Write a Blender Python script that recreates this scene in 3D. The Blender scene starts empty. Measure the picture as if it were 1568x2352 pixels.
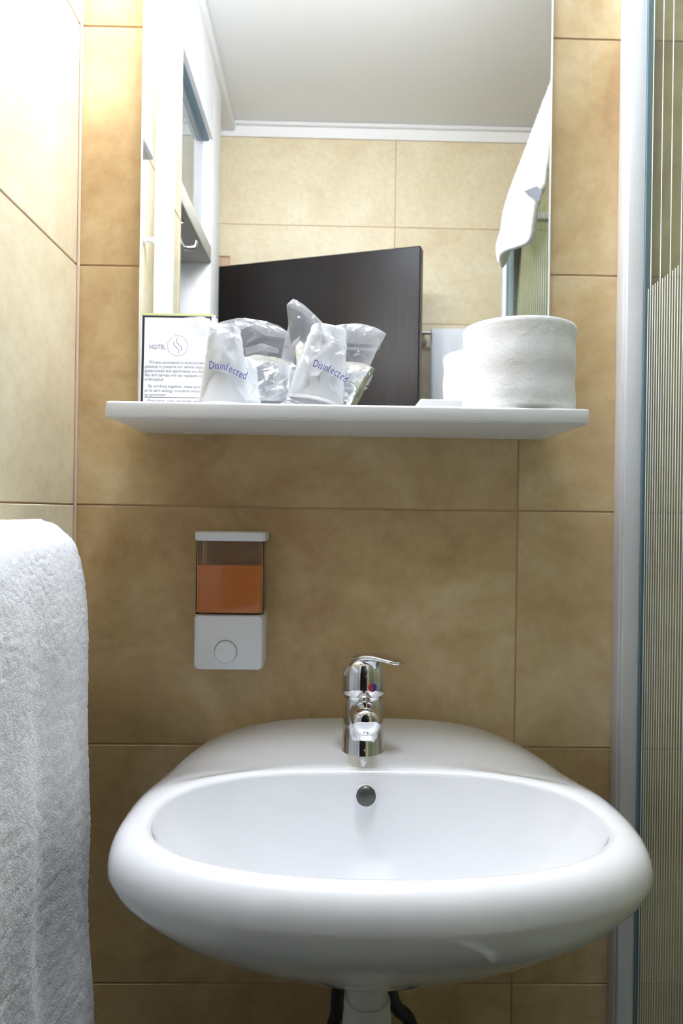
import bpy, bmesh, math, random
from mathutils import Vector, Matrix, noise
from mathutils.geometry import delaunay_2d_cdt
random.seed(7)
PI = math.pi
C = bpy.context.scene.collection
sc = bpy.context.scene

# ------------------------------------------------------------------ camera
H = 1.15                      # camera height above the floor
D = 0.8614                    # camera distance from the basin wall (plane y = 0)
F = 1568.0                    # focal length in pixels of the 1568 x 2352 frame
yaw, pitch, roll = -0.0178, -0.0002, 0.0142
cy, sy, cp, sp, cr, sr = math.cos(yaw), math.sin(yaw), math.cos(pitch), math.sin(pitch), math.cos(roll), math.sin(roll)
ax = Vector((cy, sy, 0)); fw = Vector((-sy*cp, cy*cp, sp)); az = Vector((sy*sp, -cy*sp, cp))
RX = ax*cr + az*sr; UP = az*cr - ax*sr
CAM = Vector((0, -D, H))
cd = bpy.data.cameras.new('camera'); cam = bpy.data.objects.new('camera', cd); C.objects.link(cam)
cd.sensor_fit = 'VERTICAL'; cd.sensor_height = 36; cd.lens = 24
cd.clip_start = 0.01
cam.matrix_world = Matrix(((RX.x, UP.x, -fw.x, CAM.x), (RX.y, UP.y, -fw.y, CAM.y), (RX.z, UP.z, -fw.z, CAM.z), (0, 0, 0, 1)))
cd.dof.use_dof = True; cd.dof.focus_distance = 0.74; cd.dof.aperture_fstop = 9
sc.camera = cam

# ------------------------------------------------------------------ world, exposure
w = bpy.data.worlds.new('world'); sc.world = w; w.use_nodes = True
w.node_tree.nodes['Background'].inputs[0].default_value = (0.5, 0.55, 0.6, 1)
w.node_tree.nodes['Background'].inputs[1].default_value = 0.1
sc.view_settings.view_transform = 'Standard'
sc.view_settings.look = 'None'
sc.view_settings.gamma = 1
sc.view_settings.use_curve_mapping = False
sc.view_settings.exposure = 2.38
sc.cycles.max_bounces = 12; sc.cycles.transparent_max_bounces = 24
sc.cycles.sample_clamp_indirect = 6
LAMP, CEIL, HALL = 28.0, 7.5, 4.5      # strengths of the lamps and the added hall fill (their diffusers emit)
LAMPCOL = (0.91, 0.96, 1.06); CEILCOL = (0.84, 0.93, 1.08)

MY = -0.020                    # front plane of the mirror glass
def ray(u, v):
    return fw + RX*((u-784)/F) - UP*((v-1176)/F)
def at(u, v, Y):               # point seen at u,v lying in plane y=Y
    r = ray(u, v); t = (Y-CAM.y)/r.y
    return CAM + r*t
def atz(u, v, Z):
    r = ray(u, v); return CAM + r*((Z-CAM.z)/r.z)
def atx(u, v, X):
    r = ray(u, v); return CAM + r*((X-CAM.x)/r.x)
def real(p):                   # a point seen in the mirror -> where it really stands
    return Vector((p.x, 2*MY-p.y, p.z))
def mir(u, v, y):              # point seen reflected at u,v whose real depth is y
    return real(at(u, v, 2*MY-y))

# ------------------------------------------------------------------ helpers
def tag(o, label=None, cat=None, group=None, kind=None):
    if label: o['label'] = label
    if cat: o['category'] = cat
    if group: o['group'] = group
    if kind: o['kind'] = kind
    return o
def empty(name, loc, label, cat, group=None):
    o = bpy.data.objects.new(name, None); C.objects.link(o); o.location = loc; o.empty_display_size = .02
    return tag(o, label, cat, group)
def link(name, me, m, parent=None, smooth=False, world=True):
    if m: me.materials.append(m)
    if smooth:
        me.polygons.foreach_set('use_smooth', [True]*len(me.polygons))
    o = bpy.data.objects.new(name, me); C.objects.link(o)
    if parent is not None:
        o.parent = parent
        if world: o.matrix_parent_inverse = parent_world(parent).inverted()
    return o
def parent_world(o):
    m = Matrix.LocRotScale(o.location, o.rotation_euler, o.scale)
    if o.parent: m = parent_world(o.parent) @ o.matrix_parent_inverse @ m
    return m
def from_bm(name, bm, m, parent=None, smooth=False, fix=True):
    if fix: bmesh.ops.recalc_face_normals(bm, faces=bm.faces[:])
    me = bpy.data.meshes.new(name); bm.to_mesh(me); bm.free()
    return link(name, me, m, parent, smooth)
def autosmooth(o, ang=35):
    me = o.data
    me.polygons.foreach_set('use_smooth', [True]*len(me.polygons))
    me.set_sharp_from_angle(angle=math.radians(ang))
    return o
def add_box(bm, lo, hi, bev=0, seg=2, M=None):
    b = bmesh.new(); bmesh.ops.create_cube(b, size=1)
    for v in b.verts:
        v.co = Vector([lo[i]+(hi[i]-lo[i])*(v.co[i]+.5) for i in range(3)])
    if bev: bmesh.ops.bevel(b, geom=b.edges[:]+b.verts[:], offset=bev, segments=seg, profile=.5, affect='EDGES')
    if M: bmesh.ops.transform(b, matrix=M, verts=b.verts[:])
    me = bpy.data.meshes.new('t'); b.to_mesh(me); b.free(); bm.from_mesh(me); bpy.data.meshes.remove(me)
def box(name, lo, hi, m, parent=None, bev=0, seg=2, M=None):
    bm = bmesh.new(); add_box(bm, lo, hi, bev, seg, M)
    o = from_bm(name, bm, m, parent)
    if bev: autosmooth(o, 50)
    return o
def add_rbox(bm, lo, hi, rad, axis=2, bev=.001, seg=6, segb=2):
    # box with four rounded corners in the plane normal to axis
    a, b = [i for i in range(3) if i != axis]
    pts = []
    for (sx, sy_, st) in ((1, 1, 0), (-1, 1, 1), (-1, -1, 2), (1, -1, 3)):
        cx = (hi[a]-rad) if sx > 0 else (lo[a]+rad); cyy = (hi[b]-rad) if sy_ > 0 else (lo[b]+rad)
        for k in range(seg+1):
            t = (st+k/seg)*PI/2; pts.append((cx+rad*math.cos(t), cyy+rad*math.sin(t)))
    t = bmesh.new()
    def mk(h, ins):
        vs = []
        ca, cb = (lo[a]+hi[a])/2, (lo[b]+hi[b])/2
        for p in pts:
            d = Vector((p[0]-ca, p[1]-cb)); q = Vector(p)-Vector((math.copysign(ins, d.x), math.copysign(ins, d.y)))
            co = [0, 0, 0]; co[a] = q.x; co[b] = q.y; co[axis] = h
            vs.append(t.verts.new(co))
        return vs
    rings = [mk(lo[axis], bev)]
    if bev:
        for k in range(1, segb+1):
            an = k/segb*PI/2; rings.append(mk(lo[axis]+bev*(1-math.cos(an)), bev*(1-math.sin(an))))
        for k in range(segb):
            an = k/segb*PI/2; rings.append(mk(hi[axis]-bev*(1-math.sin(an)), bev*(1-math.cos(an))))
    rings.append(mk(hi[axis], bev))
    for r0, r1 in zip(rings, rings[1:]):
        n = len(r0)
        for i in range(n):
            try: t.faces.new((r0[i], r0[(i+1) % n], r1[(i+1) % n], r1[i]))
            except ValueError: pass
    t.faces.new(rings[0][::-1]); t.faces.new(rings[-1])
    bmesh.ops.remove_doubles(t, verts=t.verts[:], dist=1e-6)
    me = bpy.data.meshes.new('t'); t.to_mesh(me); t.free(); bm.from_mesh(me); bpy.data.meshes.remove(me)
def rbox(name, lo, hi, rad, m, parent=None, axis=2, bev=.001):
    bm = bmesh.new(); add_rbox(bm, lo, hi, rad, axis, bev)
    return autosmooth(from_bm(name, bm, m, parent), 40)
def add_lathe(bm, prof, M, seg=40, capb=True, capt=True):
    rings = []
    for (r, z) in prof:
        rings.append([bm.verts.new(M @ Vector((r*math.cos(2*PI*i/seg), r*math.sin(2*PI*i/seg), z))) for i in range(seg)] if r > 1e-6
                     else [bm.verts.new(M @ Vector((0, 0, z)))])
    for a, b in zip(rings, rings[1:]):
        for i in range(seg):
            j = (i+1) % seg
            if len(a) == 1 and len(b) == 1: continue
            if len(a) == 1: bm.faces.new((a[0], b[j], b[i]))
            elif len(b) == 1: bm.faces.new((a[i], a[j], b[0]))
            else: bm.faces.new((a[i], a[j], b[j], b[i]))
    if capb and len(rings[0]) > 1: bm.faces.new(rings[0][::-1])
    if capt and len(rings[-1]) > 1: bm.faces.new(rings[-1])
def lathe(name, prof, m, parent=None, loc=(0, 0, 0), rot=None, seg=40, capb=True, capt=True, ang=40):
    M = Matrix.Translation(loc) @ (rot if rot else Matrix())
    bm = bmesh.new(); add_lathe(bm, prof, M, seg, capb, capt)
    return autosmooth(from_bm(name, bm, m, parent), ang)
def add_tube(bm, pts, r, seg=12, cap=True):
    pts = [Vector(p) for p in pts]; n = len(pts)
    rr = r if isinstance(r, (list, tuple)) else [r]*n
    t0 = (pts[1]-pts[0]).normalized()
    nrm = t0.orthogonal().normalized(); rings = []
    for i, p in enumerate(pts):
        t = ((pts[min(i+1, n-1)]-pts[max(i-1, 0)])).normalized()
        nrm = (nrm-t*nrm.dot(t)).normalized(); bn = t.cross(nrm)
        rings.append([bm.verts.new(p+(nrm*math.cos(2*PI*k/seg)+bn*math.sin(2*PI*k/seg))*rr[i]) for k in range(seg)])
    for a, b in zip(rings, rings[1:]):
        for k in range(seg):
            bm.faces.new((a[k], a[(k+1) % seg], b[(k+1) % seg], b[k]))
    if cap: bm.faces.new(rings[0][::-1]); bm.faces.new(rings[-1])
def tube(name, pts, r, m, parent=None, seg=12):
    bm = bmesh.new(); add_tube(bm, pts, r, seg)
    return autosmooth(from_bm(name, bm, m, parent), 50)
def bez(p, n=16):
    # smooth path through points (Catmull-Rom)
    p = [Vector(q) for q in p]; out = []
    for i in range(len(p)-1):
        a, b, c, d = p[max(i-1, 0)], p[i], p[i+1], p[min(i+2, len(p)-1)]
        for k in range(n):
            t = k/n
            out.append(.5*((2*b)+(c-a)*t+(2*a-5*b+4*c-d)*t*t+(3*b-a-3*c+d)*t**3))
    out.append(p[-1]); return out

# ------------------------------------------------------------------ materials
def mat(name, col, rough=.5, metal=0, spec=.5, coat=0, trans=0, ior=1.45, emit=None, es=0, sheen=0, sss=0):
    m = bpy.data.materials.new(name); m.use_nodes = True
    b = m.node_tree.nodes['Principled BSDF']
    b.inputs['Base Color'].default_value = (*col, 1); b.inputs['Roughness'].default_value = rough
    b.inputs['Metallic'].default_value = metal; b.inputs['Specular IOR Level'].default_value = spec
    b.inputs['Coat Weight'].default_value = coat; b.inputs['Transmission Weight'].default_value = trans
    b.inputs['IOR'].default_value = ior; b.inputs['Sheen Weight'].default_value = sheen
    if coat: b.inputs['Coat Roughness'].default_value = .04
    if sss:
        b.inputs['Subsurface Weight'].default_value = sss; b.inputs['Subsurface Radius'].default_value = (1, .6, .3); b.inputs['Subsurface Scale'].default_value = .01
    if emit: b.inputs['Emission Color'].default_value = (*emit, 1); b.inputs['Emission Strength'].default_value = es
    return m
def nd(m, t, **k):
    n = m.node_tree.nodes.new(t)
    for a, b in k.items():
        if a.startswith('_'): setattr(n, a[1:], b)
        else: n.inputs[a].default_value = b
    return n
def lk(m, a, b): m.node_tree.links.new(a, b)
def bsdf(m): return m.node_tree.nodes['Principled BSDF']
def bump(m, scale, strength, dist=.001, detail=4, kind='ShaderNodeTexNoise', prev=None, coord='Object'):
    tc = nd(m, 'ShaderNodeTexCoord'); n = nd(m, kind); n.inputs['Scale'].default_value = scale
    if kind == 'ShaderNodeTexNoise': n.inputs['Detail'].default_value = detail
    b = nd(m, 'ShaderNodeBump', Strength=strength, Distance=dist)
    lk(m, tc.outputs[coord], n.inputs['Vector']); lk(m, n.outputs[0], b.inputs['Height']); lk(m, b.outputs[0], bsdf(m).inputs['Normal'])
    return n, b

def tile_material(name, ca, cb, cc):
    m = mat(name, cb, rough=.42, spec=.45)
    tc = nd(m, 'ShaderNodeTexCoord'); oi = nd(m, 'ShaderNodeObjectInfo')
    mul = nd(m, 'ShaderNodeVectorMath', _operation='MULTIPLY'); mul.inputs[1].default_value = (37, 19, 53)
    cmb = nd(m, 'ShaderNodeCombineXYZ')
    for i in range(3): lk(m, oi.outputs['Random'], cmb.inputs[i])
    lk(m, cmb.outputs[0], mul.inputs[0])
    add = nd(m, 'ShaderNodeVectorMath', _operation='ADD'); lk(m, tc.outputs['Object'], add.inputs[0]); lk(m, mul.outputs[0], add.inputs[1])
    n1 = nd(m, 'ShaderNodeTexNoise', Scale=4.5, Detail=6, Roughness=.62, Distortion=.6); lk(m, add.outputs[0], n1.inputs['Vector'])
    r1 = nd(m, 'ShaderNodeValToRGB'); e = r1.color_ramp.elements
    e[0].position = .34; e[0].color = (*ca, 1); e[1].position = .68; e[1].color = (*cc, 1)
    k = r1.color_ramp.elements.new(.52); k.color = (*cb, 1)
    lk(m, n1.outputs[0], r1.inputs[0])
    n2 = nd(m, 'ShaderNodeTexNoise', Scale=60, Detail=6, Roughness=.7); lk(m, add.outputs[0], n2.inputs['Vector'])
    r2 = nd(m, 'ShaderNodeValToRGB'); e = r2.color_ramp.elements
    e[0].position = .3; e[0].color = (.86, .83, .78, 1); e[1].position = .62; e[1].color = (1, 1, 1, 1)
    lk(m, n2.outputs[0], r2.inputs[0])
    mx = nd(m, 'ShaderNodeMix', _data_type='RGBA', _blend_type='MULTIPLY'); mx.inputs[0].default_value = .8
    lk(m, r1.outputs[0], mx.inputs[6]); lk(m, r2.outputs[0], mx.inputs[7]); lk(m, mx.outputs[2], bsdf(m).inputs['Base Color'])
    bp = nd(m, 'ShaderNodeBump', Strength=.12, Distance=.0015); lk(m, n2.outputs[0], bp.inputs['Height']); lk(m, bp.outputs[0], bsdf(m).inputs['Normal'])
    return m
M_tile = tile_material('beige_tile', (.46, .30, .14), (.61, .45, .24), (.73, .59, .37))
M_tile_f = tile_material('pale_beige_tile', (.66, .56, .38), (.72, .64, .45), (.76, .70, .53))
M_grout = mat('grout', (.47, .30, .185), .9); bump(M_grout, 300, .3)
M_ceil = mat('ceiling_paint', (.78, .78, .77), .8); bump(M_ceil, 90, .05)
M_white = mat('white_plaster', (.82, .82, .82), .6); bump(M_white, 120, .05)
M_shelf = mat('white_lacquer', (.76, .77, .78), .35, coat=.2); bump(M_shelf, 40, .01)
M_plast = mat('white_plastic', (.74, .75, .78), .32); bump(M_plast, 200, .01)
M_wpipe = mat('white_painted_pipe', (.86, .86, .85), .35); bump(M_wpipe, 60, .02)
M_alu = mat('pale_aluminium', (.72, .73, .76), .38, metal=.35); bump(M_alu, 300, .02)
M_seal = mat('blue_grey_seal', (.16, .24, .29), .4)
M_chrome = mat('chrome', (.80, .80, .82), .07, metal=1); bump(M_chrome, 30, .01)
M_dark = mat('dark_metal', (.10, .10, .095), .35, metal=.7); bump(M_dark, 200, .03)
M_rubber = mat('black_hose', (.03, .03, .03), .5); bump(M_rubber, 200, .2)
M_ceramic = mat('sanitary_ceramic', (.84, .85, .87), .08, spec=.5, coat=.6); bump(M_ceramic, 8, .01)
M_floor = tile_material('floor_tile', (.035, .027, .02), (.05, .038, .03), (.07, .055, .04))
M_black = mat('black_print', (.02, .02, .025), .6)
M_ink = mat('blue_grey_ink', (.25, .25, .38), .7)
M_inkd = mat('grey_ink', (.22, .22, .30), .7)
M_blue = mat('violet_blue_ink', (.12, .12, .55), .5)
M_card = mat('white_card', (.86, .87, .90), .55); bump(M_card, 300, .02)
M_lime = mat('lime_edge', (.70, .74, .32), .35)
M_red = mat('red_mark', (.45, .01, .015), .3)
M_bluem = mat('blue_mark', (.005, .03, .25), .3)
M_tag = mat('grey_label_cloth', (.17, .18, .21), .8); bump(M_tag, 900, .2)
M_wood = mat('beige_block', (.52, .36, .24), .6); bump(M_wood, 80, .1)
M_pvc = mat('drain_plastic', (.62, .62, .60), .4); bump(M_pvc, 100, .02)
M_header = mat('warm_grey_frame', (.55, .52, .45), .6); bump(M_header, 60, .05)

M_door = mat('dark_veneer', (.012, .010, .010), .38, spec=.25, coat=0)
tc = nd(M_door, 'ShaderNodeTexCoord'); mp = nd(M_door, 'ShaderNodeMapping'); mp.inputs['Scale'].default_value = (40, 40, 1.5)
n = nd(M_door, 'ShaderNodeTexNoise', Scale=3, Detail=6); rp = nd(M_door, 'ShaderNodeValToRGB')
rp.color_ramp.elements[0].color = (.006, .005, .005, 1); rp.color_ramp.elements[1].color = (.020, .015, .014, 1)
lk(M_door, tc.outputs['Object'], mp.inputs[0]); lk(M_door, mp.outputs[0], n.inputs['Vector']); lk(M_door, n.outputs[0], rp.inputs[0]); lk(M_door, rp.outputs[0], bsdf(M_door).inputs['Base Color'])

M_mirror = mat('mirror_silver', (.93, .95, .95), .0, metal=1)
# faint dust specks in the reflection plane
tc = nd(M_mirror, 'ShaderNodeTexCoord'); vo = nd(M_mirror, 'ShaderNodeTexVoronoi', Scale=26); rp = nd(M_mirror, 'ShaderNodeValToRGB')
rp.color_ramp.elements[0].position = .0; rp.color_ramp.elements[0].color = (.35, .35, .35, 1); rp.color_ramp.elements[1].position = .035; rp.color_ramp.elements[1].color = (0, 0, 0, 1)
lk(M_mirror, tc.outputs['Object'], vo.inputs['Vector']); lk(M_mirror, vo.outputs['Distance'], rp.inputs[0]); lk(M_mirror, rp.outputs[0], bsdf(M_mirror).inputs['Roughness'])
M_medge = mat('mirror_edge', (.70, .72, .74), .25, metal=.6)

def film(name, col, opac, rough=.12, gloss=.5, tint=(1, 1, 1), bscale=0, bstr=0, transl=.5):
    m = bpy.data.materials.new(name); m.use_nodes = True; nt = m.node_tree
    for n in list(nt.nodes): nt.nodes.remove(n)
    out = nt.nodes.new('ShaderNodeOutputMaterial')
    tr = nd(m, 'ShaderNodeBsdfTransparent'); tr.inputs[0].default_value = (*tint, 1)
    df = nd(m, 'ShaderNodeBsdfDiffuse'); df.inputs[0].default_value = (*col, 1)
    tl = nd(m, 'ShaderNodeBsdfTranslucent'); tl.inputs[0].default_value = (*col, 1)
    gl = nd(m, 'ShaderNodeBsdfGlossy'); gl.inputs[0].default_value = (1, 1, 1, 1); gl.inputs['Roughness'].default_value = rough
    m0 = nd(m, 'ShaderNodeMixShader'); m0.inputs[0].default_value = transl; lk(m, df.outputs[0], m0.inputs[1]); lk(m, tl.outputs[0], m0.inputs[2])
    m1 = nd(m, 'ShaderNodeMixShader'); m1.inputs[0].default_value = opac; lk(m, tr.outputs[0], m1.inputs[1]); lk(m, m0.outputs[0], m1.inputs[2])
    fr = nd(m, 'ShaderNodeLayerWeight'); fr.inputs[0].default_value = gloss
    m2 = nd(m, 'ShaderNodeMixShader'); lk(m, fr.outputs['Fresnel'], m2.inputs[0]); lk(m, m1.outputs[0], m2.inputs[1]); lk(m, gl.outputs[0], m2.inputs[2])
    lk(m, m2.outputs[0], out.inputs[0])
    if bscale:
        tc = nd(m, 'ShaderNodeTexCoord'); n = nd(m, 'ShaderNodeTexNoise', Scale=bscale, Detail=3, Distortion=1.0); b = nd(m, 'ShaderNodeBump', Strength=bstr, Distance=.002)
        lk(m, tc.outputs['Object'], n.inputs['Vector']); lk(m, n.outputs[0], b.inputs['Height'])
        for q in (df, tl, gl, fr): lk(m, b.outputs[0], q.inputs['Normal'])
    return m
M_film = film('crinkled_clear_film', (.88, .91, .98), .12, .08, .20, bscale=45, bstr=.7, transl=.4)
M_fold = film('folded_film_hem', (.9, .92, .97), .30, .12, .3, bscale=60, bstr=.5, transl=.4)
M_cup = film('milky_plastic', (.97, .98, 1.0), .92, .15, .2, transl=.3)
M_glass = film('shower_glass', (.8, .9, .88), .03, .0, .015, tint=(.86, .90, .84), transl=0)
M_pane = film('transom_glass', (.7, .75, .75), .35, .02, .55, tint=(.8, .85, .85), transl=0)
M_stripe = mat('frosted_print', (.72, .77, .74), .5)
M_tank = film('clear_tank', (.8, .7, .6), .04, .04, .12, tint=(.97, .94, .92), transl=0)
M_liq = mat('orange_soap', (.60, .175, .006), .2, coat=.5, sss=.08)
M_paper = mat('tissue_paper', (.84, .84, .84), .9)
tc = nd(M_paper, 'ShaderNodeTexCoord'); n = nd(M_paper, 'ShaderNodeTexNoise', Scale=110, Detail=3, Distortion=.7); b = nd(M_paper, 'ShaderNodeBump', Strength=.2, Distance=.003)
lk(M_paper, tc.outputs['Object'], n.inputs['Vector']); lk(M_paper, n.outputs[0], b.inputs['Height']); lk(M_paper, b.outputs[0], bsdf(M_paper).inputs['Normal'])
M_towel = mat('white_terry', (.80, .81, .84), .95, spec=.1, sheen=.25)
tc = nd(M_towel, 'ShaderNodeTexCoord'); n = nd(M_towel, 'ShaderNodeTexNoise', Scale=520, Detail=4); b = nd(M_towel, 'ShaderNodeBump', Strength=.5, Distance=.0015)
lk(M_towel, tc.outputs['Object'], n.inputs['Vector']); lk(M_towel, n.outputs[0], b.inputs['Height']); lk(M_towel, b.outputs[0], bsdf(M_towel).inputs['Normal'])

# ------------------------------------------------------------------ room shell
XL = at(178, 600, 0).x                      # left wall plane
XR = 1.12                                    # far side of the shower
YF = -1.31                                   # wall behind the camera
ZC = H+1.208                                 # ceiling
ZROW = H+.0045                               # a horizontal joint at this height
G = .0009                                    # half joint
def tile_mesh(w_, h_, t=.008, c=.0008):
    a, b = w_/2-G, h_/2-G
    V = [(-a, -b, -t), (a, -b, -t), (a, b, -t), (-a, b, -t), (-a, -b, -c), (a, -b, -c), (a, b, -c), (-a, b, -c),
         (-a+c, -b+c, 0), (a-c, -b+c, 0), (a-c, b-c, 0), (-a+c, b-c, 0)]
    Fc = [(3, 2, 1, 0)]+[(i, (i+1) % 4, 4+(i+1) % 4, 4+i) for i in range(4)]+[(4+i, 4+(i+1) % 4, 8+(i+1) % 4, 8+i) for i in range(4)]+[(8, 9, 10, 11)]
    me = bpy.data.meshes.new('tile'); me.from_pydata(V, [], Fc); return me
cache = {}
def wall(name, P0, dirv, length, z0, z1, xj, m, thick=.08, zrow=ZROW, tw=.6):
    """slab from P0 along dirv; its tiled face has normal = up x dirv ... tiles proud of the recessed joints"""
    dirv = Vector(dirv).normalized(); up = Vector((0, 0, 1)); nrm = dirv.cross(up).normalized()   # faces the room
    B = Matrix((dirv, up, nrm)).transposed().to_4x4(); B.translation = Vector(P0)
    o = box(name, (0, z0, -thick), (length, z1, -.0012), M_grout, None, 0, M=B)
    tag(o, kind='structure')
    xs = [0]; k = math.ceil((0-xj)/tw+1e-6)
    x = xj+k*tw
    while x < length-1e-4:
        if x > .01: xs.append(x)
        x += tw
    xs.append(length)
    zs = [z0]; k = math.ceil((z0-zrow)/.3+1e-6); z = zrow+k*.3
    while z < z1-1e-4:
        if z > z0+.01: zs.append(z)
        z += .3
    zs.append(z1)
    for i in range(len(xs)-1):
        for j in range(len(zs)-1):
            key = (round(xs[i+1]-xs[i], 4), round(zs[j+1]-zs[j], 4), m.name)
            if key not in cache:
                me = tile_mesh(key[0], key[1]); me.materials.append(m); cache[key] = me
            t = bpy.data.objects.new('tile', cache[key]); C.objects.link(t); t.parent = o
            M = B.copy(); M.translation = B @ Vector(((xs[i]+xs[i+1])/2, (zs[j]+zs[j+1])/2, random.uniform(-.0002, .0002)))
            t.matrix_local = M
    return o
xj = at(1185, 1450, 0).x
wb = wall('wall_back', (XL, 0, 0), (1, 0, 0), XR-XL, 0, ZC, xj-XL, M_tile)
YD0, YD1 = -.62, -1.10                         # doorway in the left wall
wl = wall('wall_left', (XL, YD0, 0), (0, 1, 0), -YD0, 0, ZC, -YD0-.60, M_tile_f)  # pale tile puts the lamp's overexposed wash into this wall's colour
wall('wall_right', (XR, 0, 0), (0, -1, 0), -YF, 0, ZC, .30, M_tile_f)
jf = mir(908, 430, YF).x; zf = mir(800, 520, YF).z
wf = wall('wall_front', (XR, YF, 0), (-1, 0, 0), XR-XL+.05, 0, mir(800, 320, YF).z, XR-jf, M_tile_f, zrow=zf)
zft = mir(800, 320, YF).z
tag(box('trim_1', (XL-.05, YF-.08, zft), (XR, YF+.004, ZC), M_white), kind='structure')
tag(box('trim_2', (XL-.05, YF, ZC-.012), (XR, YF+.016, ZC), M_ceil, bev=.004), kind='structure')
tag(box('ceiling', (XL-1.0, YF-.1, ZC), (XR+.1, .08, ZC+.06), M_ceil), kind='structure')
tag(box('floor', (XL-1.0, YF-.1, -.06), (XR+.1, .08, 0), M_floor), kind='structure')
# silicone line in the corner
tag(box('trim_3', (XL, -.0035, 0), (XL+.0035, 0, ZC), mat('corner_sealant', (.60, .45, .33), .6), bev=.001), kind='structure')

# doorway in the left wall: frame, header beam, transom, hall beyond
o = box('wall_hall', (XL-1.0, YF-.1, 0), (XL-.95, .08, ZC), M_white); tag(o, kind='structure')
o = box('wall_hall_side', (XL-.95, YD0+.06, 0), (XL-.08, YD0+.12, ZC), M_white); tag(o, kind='structure')
o = box('wall_hall_end', (XL-.95, YF-.1, 0), (XL-.08, YF-.05, ZC), M_white); tag(o, kind='structure')
o = box('trim_4', (XL-.09, YD1-.03, 0), (XL-.004, YD1+.11, ZC), M_white, bev=.004); tag(o, kind='structure')   # far jamb
o = box('wall_left_end', (XL-.09, YF, 0), (XL-.04, YD1-.03, ZC), M_white); tag(o, kind='structure')
ZH = H+.652; ZT = H+.98
o = box('trim_5', (XL-.10, YD1+.11, ZH), (XL-.002, YD0, ZH+.045), M_header, bev=.003); tag(o, kind='structure')
o = box('trim_6', (XL-.09, YD1+.11, ZT), (XL-.002, YD0, ZC), M_white); tag(o, kind='structure')
o = box('trim_7', (XL-.05, YF, ZC-.03), (XL+.012, -.0, ZC), M_white, bev=.008); tag(o, kind='structure')
o = box('window_1', (XL-.035, YD1+.11, ZH+.045), (XL-.028, YD0, ZT), M_pane); tag(o, kind='structure')
box('frame_bead', (XL-.028, YD1+.11, ZT-.005), (XL-.012, YD0, ZT), M_seal, o)
# small chrome robe hook under the header
p = mir(421, 548, 0)
hk = empty('door_hook', (XL-.03, -.72, ZH), 'small chrome hook hanging from the underside of the door header, reflected at mirror left', 'hook')
lathe('backplate', [(.014, 0), (.014, -.004), (.010, -.006)], M_chrome, hk, (XL-.03, -.72, ZH))
tube('hook_arm', bez([(XL-.03, -.72, ZH-.004), (XL-.03, -.72, ZH-.03), (XL-.02, -.735, ZH-.055), (XL+.0, -.75, ZH-.05), (XL+.004, -.755, ZH-.035)], 8), .005, M_chrome, hk)

# ------------------------------------------------------------------ lamps
lp = empty('mirror_lamp', (-.11, 0, H+.86), 'white wall lamp with frosted tube mounted above the mirror', 'lamp')
M_lampw = mat('lamp_housing', (.8, .8, .8), .4)
box('housing', (-.26, -.07, H+.865), (.04, 0, H+.90), M_lampw, lp, bev=.006)
M_dif = mat('lamp_diffuser', (.9, .9, .9), .5, emit=LAMPCOL, es=LAMP)
tube('diffuser', [(-.24, -.118, H+.84), (-.11, -.118, H+.84), (.02, -.118, H+.84)], .021, M_dif, lp, 24)
for sx in (-.25, .03): box('end_cap', (sx-.011, -.144, H+.815), (sx+.011, -.04, H+.885), M_lampw, lp, bev=.006)
cl = empty('ceiling_lamp', (.1, -.42, ZC), 'round white ceiling lamp above the basin', 'lamp')
lathe('base', [(.15, 0), (.15, -.02), (.145, -.022)], M_lampw, cl, (.1, -.42, ZC))
M_dif2 = mat('lamp_glass', (.9, .9, .9), .5, emit=CEILCOL, es=CEIL)
lathe('diffuser', [(.143, -.022), (.14, -.04), (.11, -.06), (.06, -.07), (0, -.074)], M_dif2, cl, (.1, -.42, ZC))
hl = empty('hall_fill_light', (XL-.5, -.85, ZC), 'round fill light added beyond the doorway to brighten the hall', 'lamp')  # added unseen light, brightens the hall beyond the doorway
lathe('base', [(.10, 0), (.10, -.02)], M_lampw, hl, (XL-.5, -.85, ZC))
lathe('diffuser', [(.095, -.02), (.08, -.04), (0, -.05)], mat('hall_fill_glow', (.9, .9, .9), .5, emit=CEILCOL, es=HALL), hl, (XL-.5, -.85, ZC))

# ------------------------------------------------------------------ mirror
xm0, xm1 = at(322, 500, MY).x, at(1264, 500, MY).x
ZS = H+.112                                    # top of the shelf
mr = empty('wall_mirror', ((xm0+xm1)/2, MY, ZS), 'tall frameless rectangular mirror on the beige tiled wall above the shelf', 'mirror')
box('mirror_body', (xm0+.001, MY+.004, ZS+.001), (xm1-.001, 0, H+.77), M_medge, mr)
bm = bmesh.new(); add_box(bm, (xm0, MY, ZS+.001), (xm1, MY+.004, H+.77))
g = from_bm('mirror_glass', bm, M_mirror, mr)
b_ = .0022
for nm, lo, hi in (('a', (xm0, MY-.0004, ZS+.001), (xm0+b_, MY, H+.77)), ('b', (xm1-b_, MY-.0004, ZS+.001), (xm1, MY, H+.77))):
    box('polished_edge', lo, hi, mat('polished_edge', (.86, .88, .9), .2, metal=.3), mr)

# ------------------------------------------------------------------ shelf
xs0, xs1 = at(330, 1000, 0).x, at(1251, 1008, 0).x
YS = -.150
sh = empty('wall_shelf', ((xs0+xs1)/2, 0, ZS-.017), 'long white shelf with rounded edges under the mirror', 'shelf')
bm = bmesh.new(); add_rbox(bm, (xs0, YS, ZS-.017), (xs1, -.0001, ZS), .004, 2, .0026, 5, 3)
autosmooth(from_bm('shelf_board', bm, M_shelf, sh), 40)
for sx in (xs0+.06, xs1-.06):
    lathe('screw_cap', [(.004, 0), (.004, -.0008), (.003, -.0015), (0, -.0016)], M_plast, sh, (sx, -.02, ZS-.017))

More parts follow.
